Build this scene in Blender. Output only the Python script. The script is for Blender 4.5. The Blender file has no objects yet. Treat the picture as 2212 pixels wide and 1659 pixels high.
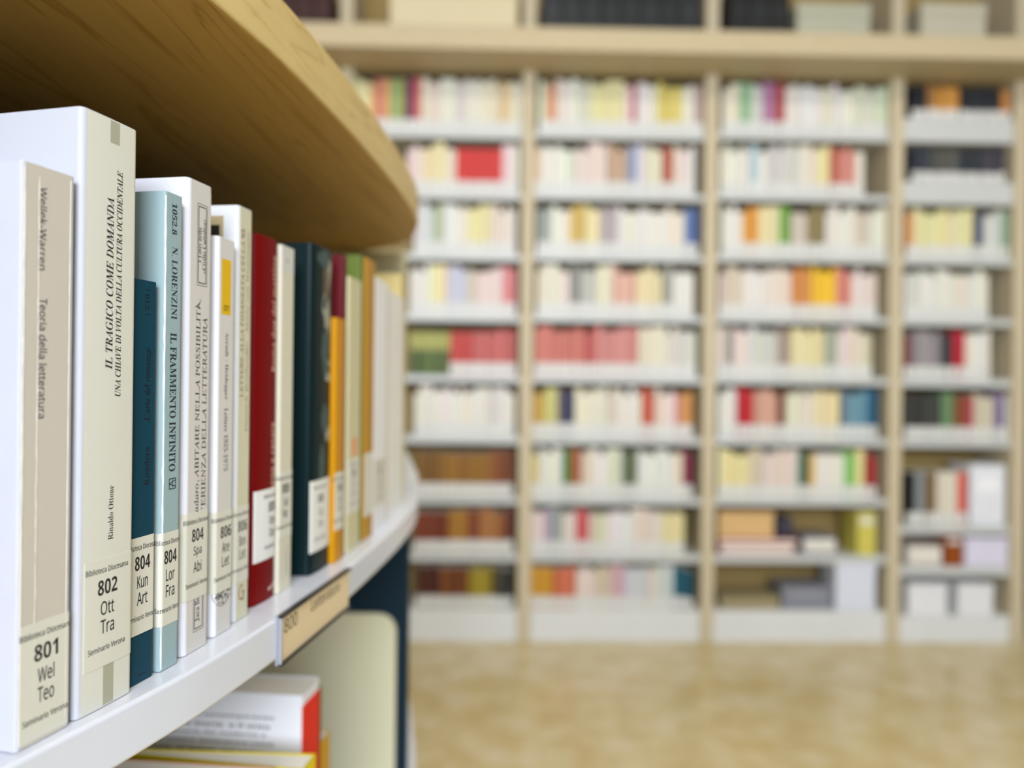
import bpy, bmesh, math, random
from mathutils import Vector, Matrix
R = random.Random(7)
D = bpy.data
COL = bpy.context.scene.collection
SC = bpy.context.scene

# ---------------------------------------------------------------- camera, light, exposure
FPX = 1660.0
CAM = Vector((0, 0, 1.375))
cd = D.cameras.new('camera')
cd.sensor_width = 36; cd.lens = 36 * FPX / 2212
cd.clip_start = .01; cd.clip_end = 60
cd.dof.use_dof = True; cd.dof.focus_distance = .314; cd.dof.aperture_fstop = 4.4
cam = D.objects.new('camera', cd); COL.objects.link(cam)
CM = Matrix.Translation(CAM) @ Matrix.Rotation(math.radians(90.12), 4, 'X') @ Matrix.Rotation(math.radians(.6), 4, 'Z')
cam.matrix_world = CM
SC.camera = cam
SC.view_settings.view_transform = 'Standard'
SC.view_settings.look = 'None'
SC.view_settings.gamma = 1
SC.view_settings.use_curve_mapping = False
SC.view_settings.exposure = -1.0
SC.cycles.diffuse_bounces = 2

world = D.worlds.new('world'); SC.world = world; world.use_nodes = True
bg = world.node_tree.nodes['Background']
bg.inputs[0].default_value = (.75, .87, 1, 1); bg.inputs[1].default_value = 1.0

def area(name, loc, rot, sx, sy, power, col):
    l = D.lights.new(name, 'AREA'); l.shape = 'RECTANGLE'; l.size = sx; l.size_y = sy
    l.energy = power; l.color = col
    o = D.objects.new(name, l); COL.objects.link(o)
    o.location = loc; o.rotation_euler = rot
    return o
HP = math.pi / 2
# added daylight area lights, set before solid walls behind the camera and at right
for x, pw in ((-2.2, 230), (.6, 560), (3.2, 50)):
    area('window_light', (x, -3.42, 2.75), (HP, 0, 0), 1.7, 1.7, pw, (.79, .86, 1))
for y in (-1.2, 1.9):
    area('window_light', (5.42, y, 2.75), (HP, 0, HP), 1.7, 1.7, 10, (.93, .96, 1))
# added, unseen ceiling lamps; the forward row brightens the far bookcase
for x in (-2.4, .4, 3.2):
    for y in (-1.4, 1.5):
        area('ceiling_lamp_light', (x, y, 4.08), (0, 0, 0), 1.2, .3, 8 if y < 0 else 62, (1, .91, .78))

# ---------------------------------------------------------------- helpers
def lin(c):
    f = lambda v: v / 12.92 if v <= .04045 else ((v + .055) / 1.055) ** 2.4
    return tuple(f(v / 255) for v in c[:3]) + (1,)

def ray(px, py):
    return (CM.to_3x3() @ Vector(((px - 1106) / FPX, -(py - 829.5) / FPX, -1))).normalized()

def hit(px, py, p0, n):
    d = ray(px, py); t = (p0 - CAM).dot(n) / d.dot(n)
    return CAM + d * t

def hitz(px, py, z): return hit(px, py, Vector((0, 0, z)), Vector((0, 0, 1)))

def material(name, col, rough=.5, bump=0, bscale=400, coat=0, var=0, vscale=6, spec=.5, stretch=(1, 1, 1), metal=0):
    m = D.materials.new(name); m.use_nodes = True
    nt = m.node_tree; b = nt.nodes['Principled BSDF']
    b.inputs['Roughness'].default_value = rough
    b.inputs['Coat Weight'].default_value = coat
    b.inputs['Coat Roughness'].default_value = .15
    b.inputs['Specular IOR Level'].default_value = spec
    b.inputs['Metallic'].default_value = metal
    tc = nt.nodes.new('ShaderNodeTexCoord'); mp = nt.nodes.new('ShaderNodeMapping')
    mp.inputs['Scale'].default_value = stretch
    nt.links.new(tc.outputs['Object'], mp.inputs[0])
    c = lin(col)
    n = nt.nodes.new('ShaderNodeTexNoise'); n.inputs['Scale'].default_value = vscale; n.inputs['Detail'].default_value = 4
    nt.links.new(mp.outputs[0], n.inputs[0])
    mx = nt.nodes.new('ShaderNodeMix'); mx.data_type = 'RGBA'
    v = var if var else .04
    mx.inputs[6].default_value = tuple(x * (1 - v) for x in c[:3]) + (1,)
    mx.inputs[7].default_value = tuple(min(1, x * (1 + v)) for x in c[:3]) + (1,)
    nt.links.new(n.outputs[0], mx.inputs[0]); nt.links.new(mx.outputs[2], b.inputs['Base Color'])
    if bump:
        n2 = nt.nodes.new('ShaderNodeTexNoise'); n2.inputs['Scale'].default_value = bscale; n2.inputs['Detail'].default_value = 3
        nt.links.new(mp.outputs[0], n2.inputs[0])
        bp = nt.nodes.new('ShaderNodeBump'); bp.inputs['Strength'].default_value = bump; bp.inputs['Distance'].default_value = .0004
        nt.links.new(n2.outputs[0], bp.inputs['Height']); nt.links.new(bp.outputs[0], b.inputs['Normal'])
    return m

def wood(name, light, dark, axis='Y', rough=.42, fine=1.0):
    m = D.materials.new(name); m.use_nodes = True
    nt = m.node_tree; b = nt.nodes['Principled BSDF']; b.inputs['Roughness'].default_value = rough; b.inputs['Specular IOR Level'].default_value = .14
    tc = nt.nodes.new('ShaderNodeTexCoord'); mp = nt.nodes.new('ShaderNodeMapping')
    mp.inputs['Scale'].default_value = {'Y': (9, .6, 9), 'X': (1.1, 9, 9), 'Z': (9, 9, 1.1)}[axis]
    mp.inputs['Rotation'].default_value = (0, 0, .2 if axis == 'Y' else 0)
    nt.links.new(tc.outputs['Object'], mp.inputs[0])
    n = nt.nodes.new('ShaderNodeTexNoise'); n.inputs['Scale'].default_value = 1.6 * fine; n.inputs['Detail'].default_value = 5
    n.inputs['Distortion'].default_value = 1.2
    nt.links.new(mp.outputs[0], n.inputs[0])
    w = nt.nodes.new('ShaderNodeMath'); w.operation = 'MULTIPLY'; w.inputs[1].default_value = 9
    nt.links.new(n.outputs[0], w.inputs[0])
    fr = nt.nodes.new('ShaderNodeMath'); fr.operation = 'FRACT'; nt.links.new(w.outputs[0], fr.inputs[0])
    rp = nt.nodes.new('ShaderNodeValToRGB'); e = rp.color_ramp.elements
    e[0].position = 0; e[0].color = lin(dark); e[1].position = .16; e[1].color = lin(light)
    k = rp.color_ramp.elements.new(.9); k.color = lin(light)
    k = rp.color_ramp.elements.new(1); k.color = lin(dark)
    nt.links.new(fr.outputs[0], rp.inputs[0])
    n2 = nt.nodes.new('ShaderNodeTexNoise'); n2.inputs['Scale'].default_value = 22 * fine; n2.inputs['Detail'].default_value = 6
    nt.links.new(mp.outputs[0], n2.inputs[0])
    mx = nt.nodes.new('ShaderNodeMix'); mx.data_type = 'RGBA'; mx.blend_type = 'MULTIPLY'
    r2 = nt.nodes.new('ShaderNodeMapRange'); r2.inputs[3].default_value = .86; r2.inputs[4].default_value = 1.08
    nt.links.new(n2.outputs[0], r2.inputs[0])
    mx.inputs[0].default_value = 1; nt.links.new(rp.outputs[0], mx.inputs[6]); nt.links.new(r2.outputs[0], mx.inputs[7])
    nt.links.new(mx.outputs[2], b.inputs['Base Color'])
    return m

def mesh_obj(name, verts, faces, mats=None, parent=None, midx=None, smooth=False):
    me = D.meshes.new(name); me.from_pydata([tuple(v) for v in verts], [], faces); me.update()
    for m in (mats if isinstance(mats, (list, tuple)) else [mats]):
        if m: me.materials.append(m)
    if midx: me.polygons.foreach_set('material_index', midx)
    if smooth: me.polygons.foreach_set('use_smooth', [True] * len(faces))
    o = D.objects.new(name, me); COL.objects.link(o)
    if parent: o.parent = parent
    return o

def empty(name, loc, rz=0):
    o = D.objects.new(name, None); COL.objects.link(o); o.empty_display_size = .05
    o.location = loc; o.rotation_euler = (0, 0, rz); return o

def tag(o, label=None, cat=None, group=None, kind=None):
    if label: o['label'] = label
    if cat: o['category'] = cat
    if group: o['group'] = group
    if kind: o['kind'] = kind
    return o

def boxdata(a, b):
    x0, y0, z0 = a; x1, y1, z1 = b
    v = [(x0, y0, z0), (x1, y0, z0), (x1, y1, z0), (x0, y1, z0), (x0, y0, z1), (x1, y0, z1), (x1, y1, z1), (x0, y1, z1)]
    f = [(0, 3, 2, 1), (4, 5, 6, 7), (0, 1, 5, 4), (1, 2, 6, 5), (2, 3, 7, 6), (3, 0, 4, 7)]
    return v, f

def box(name, a, b, m, parent=None, bevel=0):
    v, f = boxdata(a, b); o = mesh_obj(name, v, f, m, parent)
    if bevel: bev(o, bevel)
    return o

def bev(o, w, seg=2):
    md = o.modifiers.new('bevel', 'BEVEL'); md.width = w; md.segments = seg; md.limit_method = 'ANGLE'
    md.angle_limit = math.radians(40)
    for p in o.data.polygons: p.use_smooth = True
    md.harden_normals = True

def prism(name, pts, z0, z1, m, parent=None, bevel=0):
    n = len(pts)
    v = [(p[0], p[1], z0) for p in pts] + [(p[0], p[1], z1) for p in pts]
    f = [tuple(range(n))[::-1], tuple(range(n, 2 * n))] + [(i, (i + 1) % n, n + (i + 1) % n, n + i) for i in range(n)]
    o = mesh_obj(name, v, f, m, parent)
    if bevel: bev(o, bevel)
    return o

def catmull(pts, k=8):
    out = []
    P = [pts[0]] + list(pts) + [pts[-1]]
    for i in range(1, len(P) - 2):
        p0, p1, p2, p3 = [Vector(q) for q in P[i - 1:i + 3]]
        for j in range(k):
            t = j / k
            q = .5 * ((2 * p1) + (p2 - p0) * t + (2 * p0 - 5 * p1 + 4 * p2 - p3) * t * t + (3 * p1 - p0 - 3 * p2 + p3) * t ** 3)
            out.append((q.x, q.y))
    out.append(tuple(pts[-1])); return out

# ---------------------------------------------------------------- lettering
def mb(s, up, lo, dg=None):
    o = ''
    for c in s:
        if 'A' <= c <= 'Z': o += chr(up + ord(c) - 65)
        elif 'a' <= c <= 'z': o += '\u210e' if (lo == 0x1D44E and c == 'h') else chr(lo + ord(c) - 97)
        elif c.isdigit() and dg: o += chr(dg + ord(c) - 48)
        else: o += c
    return o
FONT = {
 'serifbold': (lambda s: mb(s, 0x1D400, 0x1D41A, 0x1D7CE), 0, 0),
 'serif': (lambda s: mb(s, 0x1D400, 0x1D41A, 0x1D7CE), -.009, 0),
 'roman': (lambda s: mb(s, 0x1D434, 0x1D44E, 0x1D7CE), 0.004, -.2),
 'bolditalic': (lambda s: mb(s, 0x1D468, 0x1D482, 0x1D7CE), 0, 0),
 'italic': (lambda s: mb(s, 0x1D434, 0x1D44E, 0x1D7CE), .003, 0),
 'sans': (lambda s: mb(s, 0x1D5A0, 0x1D5BA, 0x1D7E2), .006, 0),
 'sansbold': (lambda s: mb(s, 0x1D5D4, 0x1D5EE, 0x1D7EC), 0, 0),
}
def glyphs(s, font):
    fn, off, shear = FONT[font]
    c = D.curves.new('t', 'FONT'); c.body = fn(s); c.size = 1; c.offset = off; c.resolution_u = 3
    o = D.objects.new('t', c)
    me = D.meshes.new_from_object(o)
    v = [(p.co.x + shear * p.co.y, p.co.y) for p in me.vertices]; f = [tuple(p.vertices) for p in me.polygons]
    D.objects.remove(o); D.curves.remove(c); D.meshes.remove(me)
    x0 = min(p[0] for p in v); x1 = max(p[0] for p in v); y0 = min(p[1] for p in v); y1 = max(p[1] for p in v)
    return [((x - x0) / (x1 - x0), (y - y0) / (y1 - y0)) for x, y in v], f, (x1 - x0), (y1 - y0)

INK = material('black_ink', (22, 20, 24), .5)
INKS = {}
def ink(col):
    if col is None: return INK
    if col not in INKS: INKS[col] = material('ink', col, .5)
    return INKS[col]

# ---------------------------------------------------------------- the room
M_floor = D.materials.new('marble_floor'); M_floor.use_nodes = True
nt = M_floor.node_tree; b = nt.nodes['Principled BSDF']
tc = nt.nodes.new('ShaderNodeTexCoord')
n1 = nt.nodes.new('ShaderNodeTexNoise'); n1.inputs['Scale'].default_value = 5.5; n1.inputs['Detail'].default_value = 5; n1.inputs['Roughness'].default_value = .6
nt.links.new(tc.outputs['Object'], n1.inputs[0])
rp = nt.nodes.new('ShaderNodeValToRGB'); e = rp.color_ramp.elements
e[0].position = .36; e[0].color = lin((202, 180, 124)); e[1].position = .68; e[1].color = lin((222, 208, 172))
k = rp.color_ramp.elements.new(.52); k.color = lin((212, 195, 146))
nt.links.new(n1.outputs[0], rp.inputs[0]); nt.links.new(rp.outputs[0], b.inputs['Base Color'])
b.inputs['Roughness'].default_value = .24
M_wall = material('beige_plaster', (112, 102, 86), .8, .1, 60)
M_ceil = material('ceiling_paint', (190, 186, 176), .9)
X0, X1, Y0, Y1, ZC = -5.5, 5.5, -3.5, 4.75, 4.2
tag(box('floor', (X0, Y0, -.1), (X1, Y1, 0), M_floor), 'glossy mottled beige stone floor', kind='structure')
tag(box('ceiling', (X0, Y0, ZC), (X1, Y1, ZC + .1), M_ceil), 'pale ceiling', kind='structure')
tag(box('wall_back', (X0, Y1, 0), (X1, Y1 + .1, ZC), M_wall), 'beige wall behind the far bookcase', kind='structure')
tag(box('wall_left', (X0 - .1, Y0, 0), (X0, Y1, ZC), M_wall), 'beige wall on the left', kind='structure')
tag(box('wall_right', (X1, Y0, 0), (X1 + .1, Y1, ZC), M_wall), 'beige wall on the right', kind='structure')
tag(box('wall_front', (X0, Y0 - .1, 0), (X1, Y0, ZC), M_wall), 'beige wall behind the camera', kind='structure')

# ---------------------------------------------------------------- the curved shelving unit in the foreground
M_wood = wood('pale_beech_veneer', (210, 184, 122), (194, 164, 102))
M_wood_shade = wood('golden_beech_veneer', (188, 150, 80), (166, 126, 58))  # beech darkened to carry the shade under the board
M_white = material('white_lacquered_steel', (212, 215, 220), .28, coat=.3)
M_dark = material('dark_teal_steel', (18, 38, 48), .5, spec=.15)
M_cream = material('cream_panel', (212, 206, 170), .55, spec=.2)
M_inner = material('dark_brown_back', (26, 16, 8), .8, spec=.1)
ZS = CAM.z - .123          # top of the white shelf
ZW = CAM.z + .167          # underside of the beech top
near = [(-1.0, -1.05), (-.66, -.72), (-.47, -.5), (-.31, -.2), (-.232, 0), (-.196, .12), (-.158, .25)]
mid = [(-.1415, .305), (-.1321, .3425), (-.1215, .4015), (-.1140, .462), (-.1078, .525), (-.1014, .6175), (-.0977, .705)]
woodrim = near + mid + [(-.0980, .77), (-.1025, .82), (-.1190, .885), (-.1500, .935), (-.2200, .975), (-.34, .995), (-.6, 1.0)]
whiterim = near + mid + [(-.0985, .80), (-.1065, .883), (-.1150, .95), (-.1300, 1.07), (-.1518, 1.19), (-.1958, 1.43), (-.24, 1.6)]
unit = empty('curved_bookcase', (-.55, .3, 0))
tag(unit, 'curved low bookcase with a beech top and white steel shelves, in the left foreground', 'bookcase')
def loc(pts): return [(x + .55, y - .3) for x, y in pts]
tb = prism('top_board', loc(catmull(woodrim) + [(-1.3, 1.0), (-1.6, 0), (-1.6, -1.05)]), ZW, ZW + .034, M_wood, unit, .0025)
# flat faces take a darker beech: the underside's shade is put into the colour
tb.data.materials.append(M_wood_shade); tb.data.polygons[0].material_index = 1; tb.data.polygons[1].material_index = 1
prism('shelf', loc(catmull(whiterim) + [(-1.3, 1.6), (-1.6, 0), (-1.6, -1.05)]), ZS - .022, ZS, M_white, unit, .002)
ZL = CAM.z - .50
for z in (ZL, ZL - .37):
    prism('shelf', loc(catmull(whiterim) + [(-1.3, 1.6), (-1.6, 0), (-1.6, -1.05)]), z - .022, z, M_white, unit, .002)
prism('plinth', loc([(x - .04, y) for x, y in catmull(whiterim)] + [(-1.3, 1.6), (-1.6, 0), (-1.6, -1.05)]), 0, .09, M_dark, unit, .002)
# back board that the books stand against
def inset(pts, d):
    out = []
    for i, p in enumerate(pts):
        a = Vector(pts[max(0, i - 1)]); c = Vector(pts[min(len(pts) - 1, i + 1)])
        t = (c - a).normalized(); out.append((p[0] - t.y * d, p[1] + t.x * d))
    return out
core = catmull(near + mid, 4)
bk = inset(core, .24); bk2 = inset(core, .255)
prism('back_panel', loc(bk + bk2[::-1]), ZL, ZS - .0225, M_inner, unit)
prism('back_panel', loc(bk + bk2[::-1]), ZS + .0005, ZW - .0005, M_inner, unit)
box('end_panel', (-1.55 + .55, -.03 - .3, ZS + .0005), (-.245 + .55, -.012 - .3, ZW - .0005), M_inner, unit, .002)  # unseen divider, added to keep light out of the shelf interior
box('end_panel', (-.60 + .55, .955 - .3, ZS + .0005), (-.135 + .55, .975 - .3, ZW - .0005), M_cream, unit, .002)
# lower end frame: dark steel with a cream panel whose corner is rounded
fx0, fx1 = -.72, -.1265
box('end_frame', (fx0 + .55, .957 - .3, .0905), (fx1 + .55, .975 - .3, ZS - .0225), M_dark, unit, .003)
pts = []
rr = .022; cx1 = -.1405; zt = CAM.z - .284
for a in range(0, 91, 15):
    pts.append((cx1 - rr + rr * math.cos(math.radians(a)), zt - rr + rr * math.sin(math.radians(a))))
pts = [(fx0 + .03, .2), (cx1, .2)] + pts + [(fx0 + .03, zt)]
v = [(x + .55, .951 - .3, z) for x, z in pts] + [(x + .55, .9565 - .3, z) for x, z in pts]
n = len(pts)
mesh_obj('end_panel', v, [tuple(range(n)), tuple(range(n, 2 * n))[::-1]] + [(i, n + i, n + (i + 1) % n, (i + 1) % n) for i in range(n)], M_cream, unit)

# ---------------------------------------------------------------- book builder
M_page = material('page_edges', (236, 230, 214), .8, .5, 900, stretch=(1, .02, .02))
M_sticker = material('cream_paper_label', (213, 211, 194), .45)
class Book:
    def __init__(s, label, p0, slope, w, h, depth, mat, r=.0015, bulge=0, hard=False, z=ZS, group='books standing in a row on the curved white shelf', name='book', lr=None, taper=None, thick=None):
        s.aff = None
        s.w, s.h, s.d, s.r, s.b = w, h, depth, r, bulge
        s.p0 = Vector((p0[0], p0[1], z + .0002)); a = math.atan2(1, slope)
        s.ex = Vector((math.cos(a), math.sin(a), 0)); s.ey = Vector((-math.sin(a), math.cos(a), 0))
        s.root = tag(empty(name, s.p0, a), label, 'book', group)
        tp = taper or min(.0026, w * .14)
        prof = [(tp * .5, depth)]
        for i in range(6):
            q = math.radians(180 + i * 18); prof.append((r + r * math.cos(q), r + r * math.sin(q)))
        nb = 10
        for i in range(1, nb):
            x = r + (w - 2 * r) * i / nb; prof.append((x, 0))
        for i in range(6):
            q = math.radians(270 + i * 18); prof.append((w - r + r * math.cos(q), r + r * math.sin(q)))
        prof.append((w - tp * .5, depth))
        if bulge:
            prof = [(x, y - bulge * (1 - (2 * x / w - 1) ** 2) * max(0, 1 - y / max(.006, r * 2)) ) for x, y in prof]
        s.prof = [Vector(p) for p in prof]
        L = [0]
        for i in range(1, len(prof)): L.append(L[-1] + (s.prof[i] - s.prof[i - 1]).length)
        # arc length is measured so that the spine's left corner is s = 0
        i0 = min(range(len(prof)), key=lambda i: abs(s.prof[i].x - r) + abs(s.prof[i].y) * .5 if i > 3 else 9)
        s.L = [l - L[i0] + r for l in L]
        t = thick or (.0028 if hard else .0006)
        inn = []
        for i, p in enumerate(s.prof):
            a_ = s.prof[max(0, i - 1)]; c_ = s.prof[min(len(prof) - 1, i + 1)]; tt = (c_ - a_).normalized()
            inn.append(p + Vector((-tt.y, tt.x)) * t)
        n = len(prof); v = []
        for zz in (0, h):
            v += [(p.x, p.y, zz) for p in s.prof]; v += [(p.x, p.y, zz) for p in inn]
        f = []
        for i in range(n - 1):
            f.append((i, i + 1, 2 * n + i + 1, 2 * n + i))
            f.append((n + i + 1, n + i, 3 * n + i, 3 * n + i + 1))
            f.append((2 * n + i, 2 * n + i + 1, 3 * n + i + 1, 3 * n + i))
            f.append((i + 1, i, n + i, n + i + 1))
        f.append((0, 2 * n, 3 * n, n)); f.append((n - 1, 2 * n - 1, 4 * n - 1, 3 * n - 1))
        if lr:
            pl, pr, py = lr; sr = s.at(pr, py)[0]
            if pl is None: s.aff = (1, w - sr)
            else:
                sl = s.at(pl, py)[0]; s.aff = (w / (sr - sl), -sl * w / (sr - sl))
        s.cover = mesh_obj('cover', v, f, mat, s.root, smooth=True)
        md = s.cover.modifiers.new('bevel', 'BEVEL'); md.width = .00035; md.segments = 2; md.limit_method = 'ANGLE'; md.angle_limit = math.radians(50); md.harden_normals = True
        o = .003 if hard else .0006
        y0 = t + bulge * 0 + .0009
        pg = [(tp * .5 + t + .0002, depth - o), (t + .0003 + (r * .3), y0), (w - t - .0003 - r * .3, y0), (w - t - .0002 - tp * .5, depth - o)]
        prism('page_block', pg, .0004 if not hard else .003, h - o, M_page, s.root)
    def pt(s, a, z, off):
        L = s.L; n = len(L)
        a = min(max(a, L[0]), L[-1]); i = 0
        while i < n - 2 and L[i + 1] < a: i += 1
        k = (a - L[i]) / (L[i + 1] - L[i]); p = s.prof[i].lerp(s.prof[i + 1], k)
        def nrm(j):
            t = (s.prof[min(n - 1, j + 1)] - s.prof[max(0, j - 1)]).normalized(); return Vector((t.y, -t.x))
        q = p + (nrm(i).lerp(nrm(i + 1), k)).normalized() * off
        return (q.x, q.y, z)
    def at(s, px, py, side='spine'):
        if side == 'spine':
            h = hit(px, py, s.p0, s.ey); a = (h - s.p0).dot(s.ex)
            if s.aff: a = s.aff[0] * a + s.aff[1]
            return a, h.z - s.p0.z
        h = hit(px, py, s.p0, s.ex); return -(h - s.p0).dot(s.ey), h.z - s.p0.z
    def sheet(s, name, s0, s1, z0, z1, mat, off=.00012, parent=None, jag=0, slope=0):
        z1 = min(z1, s.h - .0003)
        if jag:
            m = 60; v = []
            for i in range(m + 1):
                z = z0 + (z1 - z0) * i / m; c = (s0 + s1) / 2; hw = (s1 - s0) / 2
                v += [s.pt(c - hw * (1 + R.uniform(-jag, jag)), z, off), s.pt(c, z, off * 2.2), s.pt(c + hw * (1 + R.uniform(-jag, jag)), z, off)]
            f = []
            for i in range(m): f += [(3 * i, 3 * i + 1, 3 * i + 4, 3 * i + 3), (3 * i + 1, 3 * i + 2, 3 * i + 5, 3 * i + 4)]
            return mesh_obj(name, v, f, mat, parent or s.root, smooth=True)
        st = sorted(set([s0, s1] + [l for l in s.L if s0 < l < s1] + [s0 + (s1 - s0) * k / 6 for k in range(7)]))
        v = []
        for a in st: v += [s.pt(a, z0, off), s.pt(a, z1, off)]
        f = [(2 * i, 2 * i + 2, 2 * i + 3, 2 * i + 1) for i in range(len(st) - 1)]
        # turned edge: the sheet has thickness back to the cover
        m = len(v)
        for a in st: v += [s.pt(a, z0, .00001), s.pt(a, z1, .00001)]
        f += [(m + 2 * i, m + 2 * i + 2, 2 * i + 2, 2 * i) for i in range(len(st) - 1)]
        f += [(2 * i + 1, 2 * i + 3, m + 2 * i + 3, m + 2 * i + 1) for i in range(len(st) - 1)]
        f += [(0, 1, m + 1, m), (2 * len(st) - 2, m + 2 * len(st) - 2, m + 2 * len(st) - 1, 2 * len(st) - 1)]
        return mesh_obj(name, v, f, mat, parent or s.root, smooth=False)
    def place(s, gl, s0, s1, z0, z1, way, off):
        v = []
        for x, y in gl[0]:
            if way == 'flat': a, z = s0 + (s1 - s0) * x, z0 + (z1 - z0) * y
            elif way == 'up': a, z = s1 - (s1 - s0) * y, z0 + (z1 - z0) * x
            else: a, z = s0 + (s1 - s0) * y, z1 - (z1 - z0) * x
            v.append(s.pt(a, z, off))
        return v, gl[1]
    def text(s, items, col=None, off=.0001, parent=None, name='lettering'):
        for txt, font, s0, s1, z0, z1, way in items:
            v, f = s.place(glyphs(txt, font), s0, s1, z0, z1, way, off)
            o = mesh_obj(name, v, f, ink(col), parent or s.root)
        return o
    def pxtext(s, rows, col=None, **kw):
        it = []
        for txt, font, xl, xr, yt, yb, way in rows:
            ym = (yt + yb) / 2; xm = (xl + xr) / 2
            s0 = s.at(xl, ym)[0]; s1 = s.at(xr, ym)[0]; z1 = s.at(xm, yt)[1]; z0 = s.at(xm, yb)[1]
            it.append((txt, font, s0, s1, z0, z1, way))
        return s.text(it, col, **kw)
    def pxrect(s, xl, xr, yt, yb, side='spine'):
        ym = (yt + yb) / 2; xm = (xl + xr) / 2
        a, b_ = s.at(xl, ym, side)[0], s.at(xr, ym, side)[0]
        return a, b_, s.at(xm, yb, side)[1], s.at(xm, yt, side)[1]
    def sticker(s, lines, zb, c, ws=1.0, wd=.034, ht=.0395, s0=None, s1=None, faint=False, mat=None):
        a0 = c - wd / 2 if s0 is None else s0; a1 = c + wd / 2 if s1 is None else s1
        st = s.sheet('call_label', a0, a1, zb, zb + ht, mat or M_sticker, .00022)
        it = []
        def ln(t, font, zc, hh, ww):
            ww *= ws
            it.append((t, font, c - ww / 2, c + ww / 2, zb + zc - hh / 2, zb + zc + hh / 2, 'flat'))
        k = ht / .0395
        ln('Biblioteca Diocesana', 'sans', .0355 * k, .0022, .0212)
        ln(lines[0], 'sansbold', .0290 * k, .0057, .0098)
        ln(lines[1], 'sans', .0213 * k, .0052 if lines[1][0] != 'q' else .005, .0068)
        ln(lines[2], 'sans', .0145 * k, .0052, .0068)
        ln('Seminario Verona', 'sans', .0068 * k, .0022, .0185)
        s.text(it, (96, 92, 90) if faint else (26, 24, 26), .00030, st)
        return st

def bookpx(label, pc, slope, w, top, depth, mat, **kw):
    A = hitz(pc[0], pc[1], ZS)
    d = ray(*top); t = A.y / d.y; h = CAM.z + d.z * t - ZS
    return Book(label, (A.x, A.y), slope, w, h, depth, mat, **kw)

cov = lambda name, col, rough=.38, coat=.12, bump=.06, bs=500, var=.03: material(name, col, rough, bump, bs, coat * .25, var, 30, spec=.13)
G1 = 'books standing in a row on the curved white shelf'
# 1 ---- worn cream paperback, 801
m = cov('worn_cream_card', (199, 199, 204), .5, .05, .35, 220, .05)
b = bookpx('worn cream paperback with creased spine and call number 801, leftmost on the curved shelf', (33, 1630), .25, .022, (45, 345), .128, m, lr=(39, 154, 970), r=.0012)
b.sheet('spine_panel', .0015, b.w - .0016, .0003, b.h - .0003, cov('spine_print', (198, 190, 174), .45), .00003)  # spine sheet in a warmer tone than the cover
b.pxtext([('Wellek-Warren', 'sans', 83, 99, 404, 584, 'down'), ('Teoria della letteratura', 'sans', 81, 99, 644, 904, 'down')], (52, 46, 62))
mc = material('cracked_white_edge', (238, 232, 216), .7)
a0 = b.at(79, 800)[0]
b.sheet('spine_crease', a0 - .00022, a0 + .00022, .012, b.h - .004, mc, .00011, jag=.8)
a1 = b.at(147, 900)[0]
b.sheet('spine_crease', a1 - .0007, a1 - .0002, .004, b.h - .002, mc, .00014, jag=.35)
b.sheet('spine_crease', .0009, .0014, .002, b.h - .002, mc, .00012, jag=.5)
b.sticker(('801', 'Wel', 'Teo'), .0014, b.at(97, 1400)[0], s0=.0012, s1=.0215)
# 2 ---- tall white book, 802
m = cov('white_laminated_card', (197, 198, 202), .4, .1, .12, 300)
b = bookpx('tall thick white book with call number 802 and black italic title', (161, 1560), .245, .0288, (179, 229), .165, m, lr=(171, 291, 900), r=.0022, bulge=.0004)
b.sheet('spine_panel', .0026, b.w - .0003, .0003, b.h - .0003, cov('spine_print', (212, 210, 194), .45), .00003)  # creamier spine sheet over the cooler cover colour
b.pxtext([('IL TRAGICO COME DOMANDA', 'bolditalic', 228, 243, 427, 798, 'up'), ('UNA CHIAVE DI VOLTA DELLA CULTURA OCCIDENTALE', 'bolditalic', 249, 261, 370, 856, 'up'), ('Rinaldo Ottone', 'serif', 232, 243, 1049, 1165, 'up')])
mg = material('grey_green_print', (168, 165, 142), .5)
q = b.pxrect(237.5, 257.5, 262, 312); b.sheet('printed_square', q[0], q[1], q[2], b.h - .0006, mg, .00005)
q = b.pxrect(221, 243, 1424, 1530); b.sheet('printed_bar', q[0], q[1], .0006, .024, mg, .00005)
b.sticker(('802', 'Ott', 'Tra'), .0156, b.at(232, 1300)[0] - .0005, s0=.0035, s1=.0285, ht=.0405)
# 3 ---- short petrol blue
m = cov('petrol_blue_card', (18, 62, 78), .45, .1, .2, 400)
b = bookpx('short petrol blue paperback with dark lettering between the tall white book and a pale one', (279, 1488), .218, .0145, (293, 601), .105, m, lr=(None, 331, 1035))
b.pxtext([('| 210 |', 'serif', 308, 320, 624, 679, 'up'), ("L'arte del romanzo", 'bolditalic', 306, 320, 752, 910, 'up'), ('Kundera', 'serif', 306, 317, 966, 1049, 'up')], (10, 20, 28))
b.pxtext([('-', 'serif', 295, 311, 1456, 1459, 'flat')], (10, 20, 28), name='printed_dash')
b.sticker(('804', 'Kun', 'Art'), .0200, b.at(307, 1240)[0] - .0016, ws=.92)
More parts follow.
